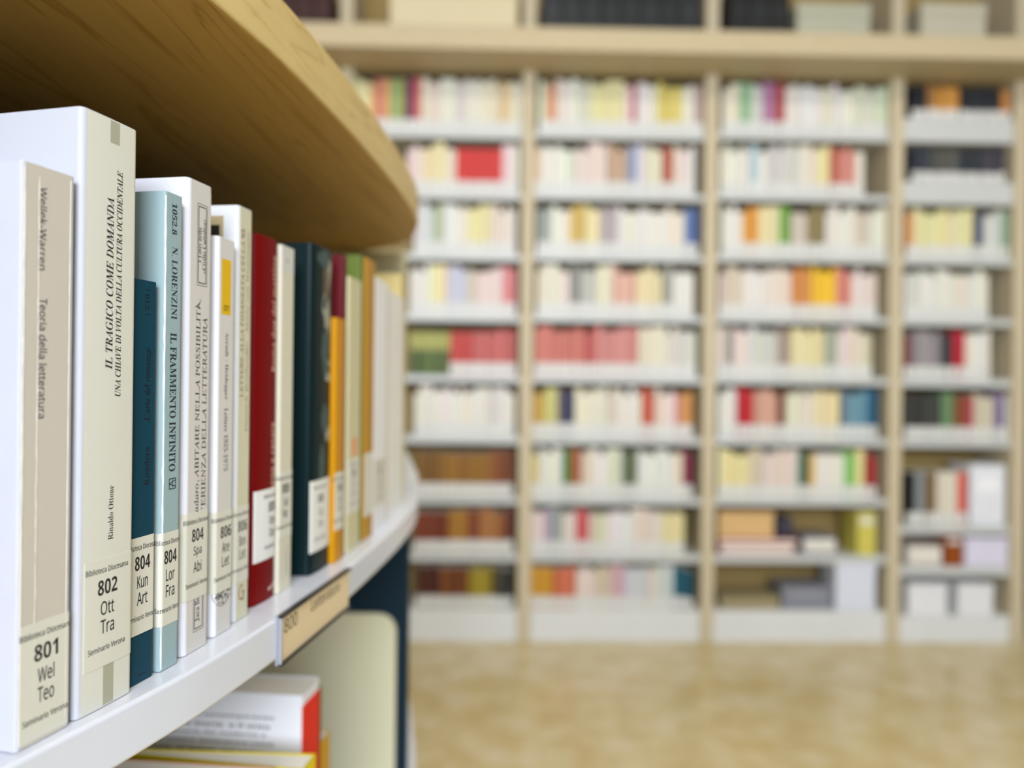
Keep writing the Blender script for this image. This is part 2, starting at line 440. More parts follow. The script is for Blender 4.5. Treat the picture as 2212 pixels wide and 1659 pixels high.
# 4 ---- pale grey-blue thin
m = cov('pale_blue_card', (152, 174, 174), .42, .1, .15, 400)
b = bookpx('thin pale blue-grey paperback with chipped spine edge beside the petrol blue one', (346, 1454), .19, .0122, (356, 412), .135, m, lr=(351, 378, 930), r=.0012)
b.pxtext([('1052.8', 'serifbold', 366.5, 374, 437, 505, 'down'), ('N. LORENZINI', 'serif', 365, 374, 532, 689, 'down'), ('IL FRAMMENTO INFINITO', 'serifbold', 361, 371, 718, 1019, 'down')], (28, 44, 48))
b.sheet('chipped_edge', .0002, .0009, .001, b.h - .002, material('chipped_paper', (232, 238, 240), .7), .00004, jag=.5)
q = b.pxrect(360, 369.5, 1035, 1057)
mi = ink((28, 44, 48)); s0, s1, z0, z1 = q
e_ = .0003
V, Fc = [], []
def seg(bk, p, q_, wd, V, Fc, off=.0001):
    # a printed stroke on the spine from p to q_ (both (s, z))
    P = Vector(p); Q = Vector(q_); t = (Q - P).normalized(); n_ = Vector((-t.y, t.x)) * wd / 2
    k = len(V); m_ = max(1, int((Q - P).length / .0015))
    for i in range(m_ + 1):
        c = P.lerp(Q, i / m_)
        for c_ in (c - n_, c + n_): V.append(bk.pt(c_.x, c_.y, off))
    for i in range(m_): Fc.append((k + 2 * i, k + 2 * i + 2, k + 2 * i + 3, k + 2 * i + 1))
def ring(bk, s0, s1, z0, z1, wd, V, Fc, off=.0001, open_top=False):
    seg(bk, (s0, z0), (s1, z0), wd, V, Fc, off); seg(bk, (s0, z0), (s0, z1), wd, V, Fc, off); seg(bk, (s1, z0), (s1, z1), wd, V, Fc, off)
    if not open_top: seg(bk, (s0, z1), (s1, z1), wd, V, Fc, off)
ring(b, s0, s1, z0, z1, .0004, V, Fc); cs = (s0 + s1) / 2
seg(b, (s1, z0 + .0008), (s0, (z0 + z1) / 2), .0004, V, Fc); seg(b, (s0, (z0 + z1) / 2), (s1, z1 - .0008), .0004, V, Fc); seg(b, (cs, z0 + .0005), (cs, z1 - .0005), .0004, V, Fc)
mesh_obj('printed_emblem', V, Fc, mi, b.root)
b.sticker(('804', 'Lor', 'Fra'), .0190, b.at(361, 1240)[0] - .0003, ws=.86)
# 5 ---- white Spa
m = cov('white_card_grey_spine', (224, 223, 226), .33, .25, .05, 500)
b = bookpx('white paperback with double framed box on its spine and label 804 over Spa and Abi', (394, 1422), .172, .0205, (405, 382), .14, m, lr=(400, 450, 900), r=.0026)
b.sheet('spine_panel', .0028, b.w - .0004, .0003, b.h - .0003, cov('spine_print', (208, 203, 194), .45), .00003)  # spine sheet greyer than the white cover
b.pxtext([('adaro, ABITARE NELLA POSSIBILIT\u00c0.', 'roman', 417.5, 429, 645, 1106, 'up'), ("\u2019ERIENZA DELLA LETTERATURA", 'roman', 432.5, 441, 685, 1100, 'up'),
          ('I Libri della', 'serif', 426, 432, 490, 566, 'up'), ('\u00abCivilt\u00e0 Cattolica\u00bb', 'serif', 434, 440.5, 472, 590, 'up'), ('Jaca Book', 'serif', 418.5, 428, 1272, 1344, 'up')], (40, 36, 40))
V, Fc = [], []
q = b.pxrect(424, 443.5, 441, 617); ring(b, *q, .00022, V, Fc); ring(b, q[0] + .001, q[1] - .001, q[2] + .0012, q[3] - .0012, .00045, V, Fc)
q = b.pxrect(415, 435, 1272, 1362); ring(b, q[0], q[1], q[2], q[3], .00022, V, Fc); ring(b, q[0] + .001, q[1] - .001, q[2] + .0012, q[3], .00045, V, Fc)
mesh_obj('printed_frame', V, Fc, ink((40, 36, 40)), b.root)
b.sheet('tape_edge', b.w - .0011, b.w - .0007, .001, b.h - .003, mc, .0001)
b.sticker(('804', 'Spa', 'Abi'), .0240, b.at(426, 1180)[0] - .0012, ws=.94)
# 6 ---- Arendt
m = cov('white_glossy_card', (226, 225, 226), .3, .3, .05, 500)
b = bookpx('slim white paperback with a yellow block at the head of its spine', (461, 1379), .155, .0172, (471.5, 509), .12, m, lr=(466, 503, 940), r=.0022)
b.sheet('spine_panel', .0024, b.w - .0004, .0003, b.h - .0003, cov('spine_print', (208, 204, 196), .45), .00003)  # spine a little duller and warmer than the cover
q = b.pxrect(478, 497, 560, 680); b.sheet('yellow_block', *q, material('yellow_print', (222, 178, 0), .4), .00006)
b.pxtext([('237', 'serif', 482, 493, 660, 671, 'flat')], (60, 44, 0), off=.0002)
b.pxtext([('Arendt - Heidegger', 'serif', 483.5, 491.5, 718, 864, 'down'), ('Lettere 1925-1975', 'serif', 482.5, 490.5, 882, 1017, 'down')], (46, 42, 46))
# the half medallion: a lined disc segment cut by the label
q = b.pxrect(460, 497, 1268, 1309); cz = .0207; rad = (q[1] - q[0]) / 2 - .0006; cs = (q[0] + q[1]) / 2
V, Fc = [], []
for i in range(13):
    a = math.pi + math.pi * i / 12; V.append(b.pt(cs + rad * math.cos(a), cz + rad * math.sin(a) * .9, .00006))
med = mesh_obj('printed_medallion', V, [tuple(range(13))], material('pale_grey_print', (178, 176, 170), .5), b.root)
V, Fc = [], []
for i in range(12):
    a = math.pi + math.pi * i / 12; a2 = a + math.pi / 12
    seg(b, (cs + rad * math.cos(a), cz + rad * math.sin(a) * .9), (cs + rad * math.cos(a2), cz + rad * math.sin(a2) * .9), .00025, V, Fc)
for i in range(90):
    a = R.uniform(math.pi, 2 * math.pi); rr_ = rad * math.sqrt(R.random()) * .92; x = cs + rr_ * math.cos(a); z = cz + rr_ * math.sin(a) * .88
    a = R.uniform(0, 3.1); l = R.uniform(.0004, .0014)
    seg(b, (x, z), (x + l * math.cos(a), z + l * math.sin(a) * .8), R.uniform(.0002, .0009), V, Fc)
mesh_obj('engraved_lines', V, Fc, ink((30, 28, 30)), med)
b.sticker(('806', 'Are', 'Let'), .0205,  b.at(485, 1180)[0])
# 7 ---- Bonhoeffer
m = cov('ivory_card', (214, 214, 211), .4, .1, .1, 400)
b = bookpx('ivory paperback with two faded lines of spine lettering, just left of the red book', (505, 1347), .142, .0158, (518, 443), .14, m, lr=(512, 542, 900), r=.0022)
b.sheet('spine_panel', .0024, b.w - .0004, .0003, b.h - .0003, cov('spine_print', (206, 202, 172), .45), .00003)
b.pxtext([('LETTERE ALLA FIDANZATA CELLA 92', 'roman', 521, 528, 493, 858, 'up')], (130, 92, 80))
b.pxtext([('Dietrich Bonhoeffer   Maria von Wedemeyer', 'italic', 531.5, 538, 499, 934, 'up')], (140, 132, 108))
q = b.pxrect(517, 527, 1262, 1298)
V, Fc = [], []
cs, cz, ra, rb = (q[0] + q[1]) / 2, q[3] - .004, (q[1] - q[0]) / 2, .0036
for i in range(14):
    a, a2 = [math.radians(60 + 320 * j / 14) for j in (i, i + 1)]
    seg(b, (cs + ra * math.cos(a), cz + rb * math.sin(a)), (cs + ra * math.cos(a2), cz + rb * math.sin(a2)), .0007, V, Fc)
seg(b, (cs, cz), (cs + ra, cz), .0006, V, Fc); seg(b, (cs + ra, cz), (cs + ra * .6, q[2]), .0006, V, Fc)
mesh_obj('printed_monogram', V, Fc, ink((140, 60, 56)), b.root)
b.sticker(('806', 'Bon', 'Let'), .0195, b.at(524, 1160)[0], faint=True)
q = b.pxrect(456, 486, 466, 600, 'cover'); b.sheet('cover_picture', q[0] - .03, q[1], q[2], q[3], material('tan_print', (176, 160, 118), .4), .00006)
q = b.pxrect(456, 477.5, 486, 600, 'cover'); b.sheet('cover_picture', q[0] - .03, q[1], q[2], q[3], material('black_print', (24, 22, 14), .4), .00014)
# 8 ---- red hardcover
m = cov('deep_red_cloth', (112, 2, 2), .5, .1, .15, 500)
b = bookpx('deep red hardcover with rounded spine, cream lettering and a white label', (543, 1314), .16, .0275, (548, 503), .14, m, lr=(546, 600, 910), r=.003, bulge=.0011, hard=True)
b.pxtext([('Roma due del mattino', 'sansbold', 585.5, 597, 553, 802, 'up'), ('anno e cesare', 'sansbold', 584.5, 595, 912, 1060, 'up')], (206, 160, 140))
q = b.pxrect(577, 596, 1246, 1268)
V, Fc = [], []
cs, cz, ra = q[0] + .001, q[3] - .0006, (q[1] - q[0]) * .75
for i in range(10):
    a, a2 = [math.radians(-100 + 105 * j / 10) for j in (i, i + 1)]
    seg(b, (cs + ra * math.cos(a), cz + .0048 * math.sin(a)), (cs + ra * math.cos(a2), cz + .0048 * math.sin(a2)), .0018, V, Fc)
mesh_obj('printed_crescent', V, Fc, ink((214, 176, 160)), b.root)
b.sticker(('808', 'Rom', 'Due'), .0235, b.at(586, 1110)[0], s0=.0012, s1=.0262, mat=material('white_paper_label', (232, 232, 226), .4), faint=False)
# 9 ---- thin cream
m = cov('cream_card', (210, 204, 180), .42)
b = bookpx('thin cream paperback with a grey head band, squeezed between red and dark green books', (600, 1284), .142, .0182, (605, 528), .14, m, lr=(602, 635, 905), r=.0014)
b.sheet('grey_band', .0004, b.w - .0004, b.h - .0155, b.h - .0005, material('grey_print', (204, 202, 192), .5), .00006)
b.pxtext([('A', 'serifbold', 616, 624, 557, 567, 'flat')], (150, 146, 140), off=.00012)
b.text([('narrativa', 'italic', .009, .013, .0085, .026, 'up')], (176, 172, 168))
b.sticker(('808', 'Sal', 'Nar'), .0195 + .012, b.at(616, 1100)[0], s0=.0008, s1=.0176)
# 10 ---- dark green illustrated hardback
m = cov('dark_green_laminate', (5, 28, 29), .4, .15, .08, 400)
b = bookpx('thick dark green book with an illustrated spine and rounded white label', (667, 1246), .115, .0372, (672, 524), .15, m, lr=(668, 715, 880), r=.003, bulge=.0012, hard=True)
def blob(bk, cs, cz, ra, rb, mat, off=.00008, seed=1, parent=None, name='illustration'):
    rr_ = random.Random(seed); V = [bk.pt(cs, cz, off)]; n = 18
    for i in range(n):
        a = 2 * math.pi * i / n; k = rr_.uniform(.75, 1.15)
        V.append(bk.pt(cs + ra * k * math.cos(a), cz + rb * k * math.sin(a), off))
    return mesh_obj(name, V, [(0, 1 + i, 1 + (i + 1) % n) for i in range(n)], mat, parent or bk.root)
ga = material('grey_green_illustration', (150, 152, 132), .5); gb = material('brown_illustration', (92, 76, 50), .5); gc = material('slate_illustration', (52, 76, 74), .5)
def bpx(px, py): return b.at(px, py)
for px, py, ra, rb, mt, sd in [(706, 640, .0115, .026, ga, 3), (700, 610, .006, .012, gb, 4), (694, 560, .010, .006, gc, 5), (706, 800, .010, .008, ga, 6), (700, 760, .011, .018, gc, 7), (698, 905, .009, .011, gc, 8), (704, 935, .006, .006, ga, 9), (690, 1000, .006, .012, gc, 10)]:
    s_, z_ = bpx(px, py); blob(b, s_, z_, ra, rb, mt, .00008 + .00004 * (sd % 3), sd)
b.sticker(('808', 'Tas', 'Ope'), .014, .016, s0=.001, s1=.034, ht=.046, mat=material('white_paper_label', (226, 225, 214), .4), faint=True)
# ---- the blurred far end of the row
def far_book(label, z0, z1, off, top, col, depth=.12, lab=None, hard=False, labh=.05, rough=.4):
    x0 = -.1205 + off
    m_ = cov('far_cover', col, rough)
    py, zc = top; h = (CAM.z - ZS) + (826 - py) / FPX * zc
    bb = Book(label, (x0, z0), max(-.03, .105 - (z0 - .52) * .45), z1 - z0, h, depth, m_, r=.0018, hard=hard)
    if lab: bb.sticker(lab, labh - .04, (z1 - z0) / 2, s0=.0008, s1=z1 - z0 - .0008, faint=True)
    return bb
far_book('short golden yellow paperback standing against the dark green book', .5240, .5428, .0005, (685, .53), (192, 132, 4), lab=('808', 'Gol', 'Sig'), labh=.062)
b = far_book('slim crimson book rising behind the short yellow one', .5435, .5525, .0005, (548, .545), (92, 14, 20))
b = far_book('cream book with grey-green spine edges and a small orange mark', .5535, .586, .0025, (600, .57), (200, 192, 150), lab=('808', 'Cre', 'Let'), labh=.068)
b.sheet('orange_mark', .012, .022, .070, .083, material('orange_print', (222, 140, 90), .5), .0001)
b = far_book('olive green book standing taller than the cream one in front of it', .5875, .600, .0035, (548, .59), (98, 112, 40))
b = far_book('ochre book near the far end of the curved shelf', .6015, .631, .0055, (556, .61), (176, 128, 26))
b.sheet('call_label', .001, .0285, .018, .068, M_sticker, .0001)
b = far_book('thick white book near the far end of the curved shelf', .6325, .681, .0072, (600, .65), (232, 231, 228), lab=('809', 'Bia', 'Sto'), labh=.06)
b = far_book('slim dusty pink and green book between two white ones', .6825, .7005, .0072, (618, .69), (196, 180, 160))
b.sheet('green_band', .0006, .0172, b.h - .045, b.h - .004, material('sage_print', (176, 182, 148), .5), .00008)
b.sheet('rose_band', .0006, .0172, .03, .055, material('rose_print', (214, 172, 160), .5), .00008)
b = far_book('broad white book with ivory spine, last but one on the curved shelf', .702, .785, .0072, (632, .74), (234, 233, 224), lab=None)
b = far_book('tall straw yellow book standing last at the end of the curved shelf', .7865, .812, .0065, (588, .79), (206, 184, 112))

# ---- shelf sign 800
P0 = Vector((-.1195, .4005)); P1 = Vector((-.1062, .5075)); dv = (P1 - P0); Ls = dv.length; dv.normalize()
sign = tag(empty('shelf_sign', (P0.x, P0.y, ZS - .0245), math.atan2(dv.y, dv.x)), 'cream shelf sign reading 800 in a dark-edged holder on the white shelf front', 'sign')
mb_ = material('black_plastic', (26, 24, 26), .4); mcard = material('cream_card_sign', (222, 200, 158), .5); mcl = material('clear_plastic_edge', (150, 152, 158), .3)
hS = .0262
box('holder_back', (0, .0012, 0), (Ls, .0024, hS), mcl, sign)
box('holder_rail', (0, -.0016, hS - .0012), (Ls, .0011, hS), mb_, sign)
box('holder_rail', (0, -.0016, 0), (Ls, .0011, .0011), mb_, sign)
box('holder_edge', (0, -.0010, .0002), (.0011, .0011, hS - .0014), mcl, sign, .0003)
box('card', (.0019, .0002, .0012), (Ls, .0010, hS - .0013), mcard, sign)
def signtext(txt, font, pxa, pxb, z0, z1, col):
    g = glyphs(txt, font); n_ = Vector((dv.y, -dv.x, 0)); o_ = Vector((P0.x, P0.y, ZS))
    a, b2 = [(hit(p, 1320, o_, n_) - o_).dot(Vector((dv.x, dv.y, 0))) for p in (pxa, pxb)]
    return [(a + (b2 - a) * x, .0001, z0 + (z1 - z0) * y) for x, y in g[0]], g[1]
for t_ in (('800', 'sans', 615, 643, .0150, .0226, None), ('Letteratura', 'sans', 673, 733, .0158, .0224, None)):
    v, f = signtext(*t_); mesh_obj('lettering', v, f, ink((82, 66, 40)), sign)

# ---- books on the lower shelf
G2 = 'books on the lower shelf of the curved bookcase'
m = cov('white_glossy_back', (232, 232, 234), .3, .3)
b = Book('white book with printed back cover and bright red spine on the lower shelf', (-.1464, .545), .10, .035, (CAM.z - .2215) - ZL, .165, m, r=.0012, z=ZL, group=G2)
mr = material('bright_red_print', (232, 26, 14), .4, spec=.15)
b.sheet('red_spine_band', .0004, b.w - .0004, .02, b.h - .008, mr, .00008)
V = []; it = []
LOREM = ['Secondo il filosofo contemporaneo', 'il senso  \u2013  la storia  e il mito', 'di un immaginario del moderno e', 'pensare ancora letteratura come', 'linguaggio, in breve, nel tempo']
for i, t_ in enumerate(LOREM):
    z_ = b.h - .0190 - i * .0063
    it.append((t_, 'sansbold', -.135 + .006 * (i % 2), -.020 - .003 * (i % 3), z_, z_ + .0034, 'flat'))
b.text(it, (60, 52, 56))
my = cov('yellow_cover', (222, 198, 0), .35)
b2 = Book('book with glossy yellow cover edges standing in front of the red-spined one', (-.1272, .480), .10, .0215, (CAM.z - .2415) - ZL, .15, my, r=.001, z=ZL, taper=.018, thick=.0013, group=G2)
mt_ = cov('apricot_cover', (206, 150, 112), .4)
b3 = Book('apricot paperback at the front of the lower shelf', (-.1450, .460), .10, .014, (CAM.z - .2370) - ZL, .12, mt_, z=ZL, group=G2)
mo = cov('amber_cover', (202, 150, 20), .4)
b4 = Book('low amber book behind the red-spined one on the lower shelf', (-.1435, .5925), .08, .02, (CAM.z - .276) - ZL, .12, mo, z=ZL, group=G2)
mn = cov('rust_cover', (126, 70, 20), .4)
b5 = Book('thin rust brown book touching the red-spined one on the lower shelf', (-.1440, .583), .08, .0075, (CAM.z - .232) - ZL, .12, mn, z=ZL, group=G2)  # added strip in the brown of the red-spined book's edge shadow

# ---------------------------------------------------------------- far bookcase
YAW = math.radians(1.3)
BO = Vector((0, 4.12, 0)); BU = Vector((math.cos(YAW), math.sin(YAW), 0)); BN = Vector((-math.sin(YAW), math.cos(YAW), 0))
def bc(px, py, v=0.0):
    h = hit(px, py, BO + BN * v, BN); return (h - BO).dot(BU), h.z
M_oak = wood('pale_wood_uprights', (212, 198, 166), (200, 183, 148), 'Z', .5, 2)
M_oakx = wood('pale_wood_cornice', (208, 191, 154), (196, 176, 134), 'X', .5, 2)
M_backb = material('wood_backboard', (170, 142, 82), .6, var=.06)
M_plinth = material('white_plinth', (228, 229, 224), .4)
M_steel = material('white_grey_steel', (206, 209, 204), .4)
case = empty('wall_bookcase', BO, YAW)
tag(case, 'tall pale wood bookcase with white steel shelves along the far wall', 'bookcase')
UP = [bc(x, 800)[0] for x in (345, 741, 1137, 1533, 1935, 2203)]
HW = [.035] * 5 + [.035]
for u, hw in zip(UP, HW):
    box('upright', (u - hw, 0, 0), (u + hw, .33, 4.0), M_oak, case, .003)
box('back_board', (UP[0] + .0, .335, .05), (UP[-1], .35, 4.0), M_backb, case)
zc0 = bc(1300, 110, -.27)[1]; zc1 = bc(1300, 60, -.27)[1]
box('cornice_board', (UP[0] - .035, -.27, zc0), (UP[-1] + .12, .334, zc1), M_oakx, case, .004)
LV = [(286, 300), (418, 432), (550, 564), (682, 696), (813, 828), (944, 960), (1075, 1090), (1198, 1214), (1318, 1368)]
LV4 = [(252, 303), (388, 437), (552, 568), (684, 699), (815, 832), (946, 962), (1132, 1150), (1220, 1240), (1327, 1372)]
shelfz = {}
for bay in range(1, 5):
    lv = LV4 if bay == 4 else LV
    for r_, (yt, yb) in enumerate(lv):
        xm = 1300
        # rows are level in the world: measured at one column of pixels per bay
        xm = [0, 1000, 1330, 1730, 2060][bay]
        dy = (xm - 1300) * .006
        zt_ = bc(xm, yt + dy, .015)[1]; zb_ = bc(xm, yb + dy, .015)[1]
        if bay == 4 and r_ < 2: zt_ = zb_ + (zt_ - zb_)
        if r_ == 8: zb_ = 0.0
        shelfz[bay, r_] = (zt_, zb_)
        box('steel_shelf' if r_ < 8 else 'plinth', (UP[bay] + .0355, .015, zb_), (UP[bay + 1] - .0355, .33, zt_), M_steel if r_ < 8 else M_plinth, case, .002)

# colour material of the distant books: one flat colour per book in a face attribute
M_far = D.materials.new('distant_book_covers'); M_far.use_nodes = True
nt = M_far.node_tree; at_ = nt.nodes.new('ShaderNodeVertexColor'); at_.layer_name = 'Col'
nt.links.new(at_.outputs[0], nt.nodes['Principled BSDF'].inputs['Base Color']); nt.nodes['Principled BSDF'].inputs['Roughness'].default_value = .45
nn = nt.nodes.new('ShaderNodeTexNoise'); nn.inputs['Scale'].default_value = 200
bb_ = nt.nodes.new('ShaderNodeBump'); bb_.inputs['Strength'].default_value = .1; nt.links.new(nn.outputs[0], bb_.inputs['Height']); nt.links.new(bb_.outputs[0], nt.nodes['Principled BSDF'].inputs['Normal'])
M_lime = material('lime_print', (172, 170, 84), .5)
M_flab = material('distant_paper_label', (226, 226, 218), .5)

PAGE = lin((232, 226, 208))
def farmesh(w, d, h, col, lean=0):
    r_ = min(.004, w * .2)
    prof = [(0, d), (0, r_), (r_ * .4, r_ * .3), (r_ * 1.3, 0), (w - r_ * 1.3, 0), (w - r_ * .4, r_ * .3), (w, r_), (w, d)]
    n = len(prof); V = [(x, y, 0) for x, y in prof] + [(x, y, h) for x, y in prof]
    F_ = [tuple(range(n))[::-1], tuple(range(n, 2 * n))] + [(i, (i + 1) % n, n + (i + 1) % n, n + i) for i in range(n)]
    C_ = [PAGE, PAGE] + [col] * (n - 1) + [PAGE]
    return V, F_, C_
def setcol(me, cols):
    a = me.color_attributes.new('Col', 'FLOAT_COLOR', 'CORNER'); k = []
    for p, c in zip(me.polygons, cols):
        for _ in p.vertices: k += list(c)
    a.data.foreach_set('color', k)

# each entry: bay -> list of (x_from, x_to, (r,g,b), kind word, options) read at the height of the row
c = dict(W=(238, 236, 226), C=(234, 226, 200), Y=(236, 222, 150), P=(234, 212, 202), G=(206, 208, 198), L=(202, 212, 222), E=(212, 222, 190), T=(208, 190, 164))
NAMES = dict(W='white', C='cream', Y='pale yellow', P='pale pink', G='pale grey', L='pale blue', E='pale green', T='beige')
ROWS = {
0: [(200, '765 Y 800 e6a862/orange 812 d87868/rose 830 dca050/amber 845 7fae6a/green 862 a8a440/olive 874 5c1e58/purple 892 c85048/coral 910 P 950 W 985 G 1005 W 1040 C 1080 e4c48c/apricot 1105 C 1132 | 1165 E 1182 d47848/orange 1200 P 1222 W 1250 E 1280 Y 1350 P 1365 c04048/crimson 1376 W 1420 e0cc60/yellow 1475 W 1500 a88c84/mauve 1522 | 1562 C 1600 8fc090/green 1625 G 1650 b070a0/violet 1675 a83838/dark_red 1698 W 1780 C 1800 W 1850 E 1928 | 1972 20242c/black 2003 a06a30/brown 2022 d89030/orange 2075 20242c/black 2165 d08030/orange 2182')],
1: [(350, '880 P 905 C 915 Y 960 P 985 d01808/scarlet 1085 P 1110 W 1122 | 1150 e4bc90/peach 1170 W 1230 G 1245 P 1310 c09c7c/tan 1355 8c9cbc/blue 1375 L 1390 C 1430 b84830/brick_red 1455 P 1490 W 1502 | 1558 W 1620 a8c4cc/blue 1640 W 1660 G 1730 C 1765 Y 1795 b83c20/brick_red 1812 dc8878/coral 1850 W 1868 | 1972 202838/navy 2010 4c4c44/charcoal 2070 202830/black 2120 383440/slate 2172')],
2: [(490, '895 L 935 b8c49c/green 960 W 1010 Y 1060 P 1115 | 1160 8c948c/grey 1190 W 1230 dcb850/yellow 1265 Y 1295 b0a4a4/mauve 1335 W 1440 C 1480 4464a4/blue 1508 | 1560 W 1605 e89820/orange 1640 Y 1685 5c9c20/green 1710 T 1745 80703c/olive 1785 W 1850 T 1885 W 1915 | 1960 d88838/orange 1975 Y 2105 283c64/navy 2125 G 2165 80a888/green 2180')],
3: [(620, '885 W 930 Y 965 ccccdf/lavender 1010 T 1035 P 1085 d87070/rose 1115 | 1160 C 1230 84847c/grey 1255 b4b4a8/grey 1290 C 1325 e0a890/peach 1375 Y 1430 98988c/grey 1455 W 1500 | 1555 T 1605 W 1650 P 1710 e08c38/orange 1755 f8c000/yellow 1808 d87868/coral 1840 P 1896 | 1955 G 1990 W 2050 C 2095 W 2138')],
4: [(755, '885 485c08/olive_green 972 c82410/scarlet 1020 c85048/red 1115 | 1155 c8604c/red 1260 b43c34/dark_red 1290 d07c74/rose 1380 C 1440 G 1505 | 1550 P 1570 8c8880/grey 1585 P 1620 G 1680 a89488/brown 1710 Y 1780 98a088/green 1810 P 1870 T 1885 | 1955 7c2424/dark_red 1970 948c90/mauve 2035 283030/charcoal 2058 b00c24/crimson 2085 P 2100 W 2140')],
5: [(885, '895 W 1055 G 1080 W 1112 | 1150 c49418/mustard 1175 ccc870/yellow_green 1205 4c3c50/plum 1218 080c40/navy 1242 C 1310 T 1335 W 1385 c04020/orange_red 1415 P 1460 d88868/coral 1475 d89444/orange 1498 | 1552 W 1592 c00014/red 1628 d8a088/salmon 1680 784024/brown 1700 C 1760 Y 1815 607488/slate_blue 1835 5c90a4/blue 1875 00587c/teal 1896 | 1955 30302c/black 2035 507848/green 2060 74441c/brown 2080 a83c20/rust 2092 9c2438/crimson 2105 T 2150 70608c/purple 2170 L 2180')],
6: [(1010, '900 7c5400/ochre 960 906000/ochre 1060 804008/brown 1108 | 1145 ccbc60/yellow 1165 W 1215 107828/green 1232 a84c18/rust 1255 T 1275 W 1320 E 1345 5c6c48/green 1378 W 1455 P 1475 7c1838/burgundy 1497 | 1552 Y 1620 T 1650 P 1715 G 1727 085440/dark_green 1748 d0a050/ochre 1762 W 1825 84cc60/green 1850 Y 1868 a02020/dark_red 1893 | 1960 081010/black 1980 8c9498/grey 2000 745c38/brown 2025 C 2070 d85040/red 2092')],
7: [(1145, '895 6c2400/brown 968 9c6408/ochre 1010 78300c/brown 1035 98581c/tan_brown 1090 5c1808/dark_brown 1108 | 1142 P 1175 ac9cb4/lavender 1195 8c9c94/grey_green 1215 P 1245 c42c38/red 1270 T 1290 E 1315 W 1375 P 1415 C 1430 Y 1478')],
8: [(1270, '900 481800/dark_brown 950 6c3404/brown 1012 988408/olive_yellow 1062 483c08/dark_brown 1080 242424/charcoal 1108 | 1142 d09010/orange 1195 d0603c/orange_red 1245 P 1290 T 1320 dcb0b8/pink 1350 L 1400 P 1420 L 1455 00586c/teal 1496')],
}
ORD = 'first second third fourth fifth sixth seventh eighth ninth tenth eleventh twelfth thirteenth fourteenth fifteenth sixteenth seventeenth eighteenth nineteenth twentieth'.split()
def ordw(n):
    if n <= 20: return ORD[n - 1]
    t_ = {20: 'twenty', 30: 'thirty', 40: 'forty'}[n // 10 * 10]
    return {30: 'thirtieth', 40: 'fortieth'}[n] if n % 10 == 0 else t_ + '-' + ORD[n % 10 - 1]
BAYW = {1: 'leftmost', 2: 'second', 3: 'third', 4: 'rightmost'}
books = []
for row, lst in ROWS.items():
    for y, spec in lst:
        for part in spec.split('|'):
            tk = part.split(); xs = [float(tk[i]) for i in range(0, len(tk), 2)]; cs_ = [tk[i] for i in range(1, len(tk), 2)]
            mid_u = bc((xs[0] + xs[-1]) / 2, y)[0]
            bay = next((i for i in range(5) if UP[i] < mid_u < UP[i + 1]), 1)
            zt_ = shelfz[bay, row][0]; above = zc0 if row == 0 else shelfz[bay, row - 1][1]
            clear = above - zt_ - .012
            idx = 0; prev = UP[bay] + .036
            for i, ck in enumerate(cs_):
                a = max(bc(xs[i], y, .03)[0], prev); e2 = min(bc(xs[i + 1], y, .03)[0], UP[bay + 1] - .0365)
                if e2 - a < .008: continue
                pal = ck in c
                base = c[ck] if pal else tuple(int(ck[j:j + 2], 16) for j in (0, 2, 4))
                tg, kk = ((226, 220, 204), .32) if pal else ((196, 186, 166), .14 if sum(base) > 240 else .03)
                base = tuple(x * (1 - kk) + t_ * kk for x, t_ in zip(base, tg))
                nm = NAMES[ck] if pal else ck.split('/')[1].replace('_', ' ')
                nb = max(1, round((e2 - a) / R.uniform(.026, .036)))
                ws = [R.uniform(.75, 1.3) for _ in range(nb)]; sw = sum(ws); x = a
                setlike = nm in ('black', 'ochre', 'scarlet', 'navy', 'olive green', 'charcoal') or (nm == 'brown' and row > 5)
                hs = R.uniform(.84, .91)
                for wi in ws:
                    w_ = wi / sw * (e2 - a) - .0008
                    j = (R.uniform(-5, 6), R.uniform(-7, 6), R.uniform(-12, 8)) if pal else (R.uniform(-14, 14),) * 3
                    col = lin(tuple(min(250, max(4, base[k_] + j[k_])) for k_ in range(3)))
                    if not pal and R.random() < .0: pass
                    hh = clear * (hs if setlike else R.uniform(.82, .985))
                    idx += 1
                    books.append(dict(row=row, bay=bay, idx=idx, u=x, w=w_, h=min(hh, .29), z=zt_, col=col, nm=nm, set=setlike, v=.03 + R.uniform(0, .012)))
                    x += w_ + .0008
                prev = x + .0002
for k_ in books: k_['area'] = k_['w'] * k_['h'] * (2 if k_['nm'] == 'olive green' else 1) * (1.6 if k_['nm'] not in NAMES.values() else 1)
order = sorted(range(len(books)), key=lambda i: -books[i]['area'])
LIM = 272
indiv = set(order[:LIM])
SV, SF, SCc = [], [], []; LVt, LF = [], []
def labsheet(w, h, z0=.006, wd=None):
    hh = min(.062, h * .27)
    return boxdata((.0012, -.0006, z0), (w - .0012, .0002, z0 + hh))
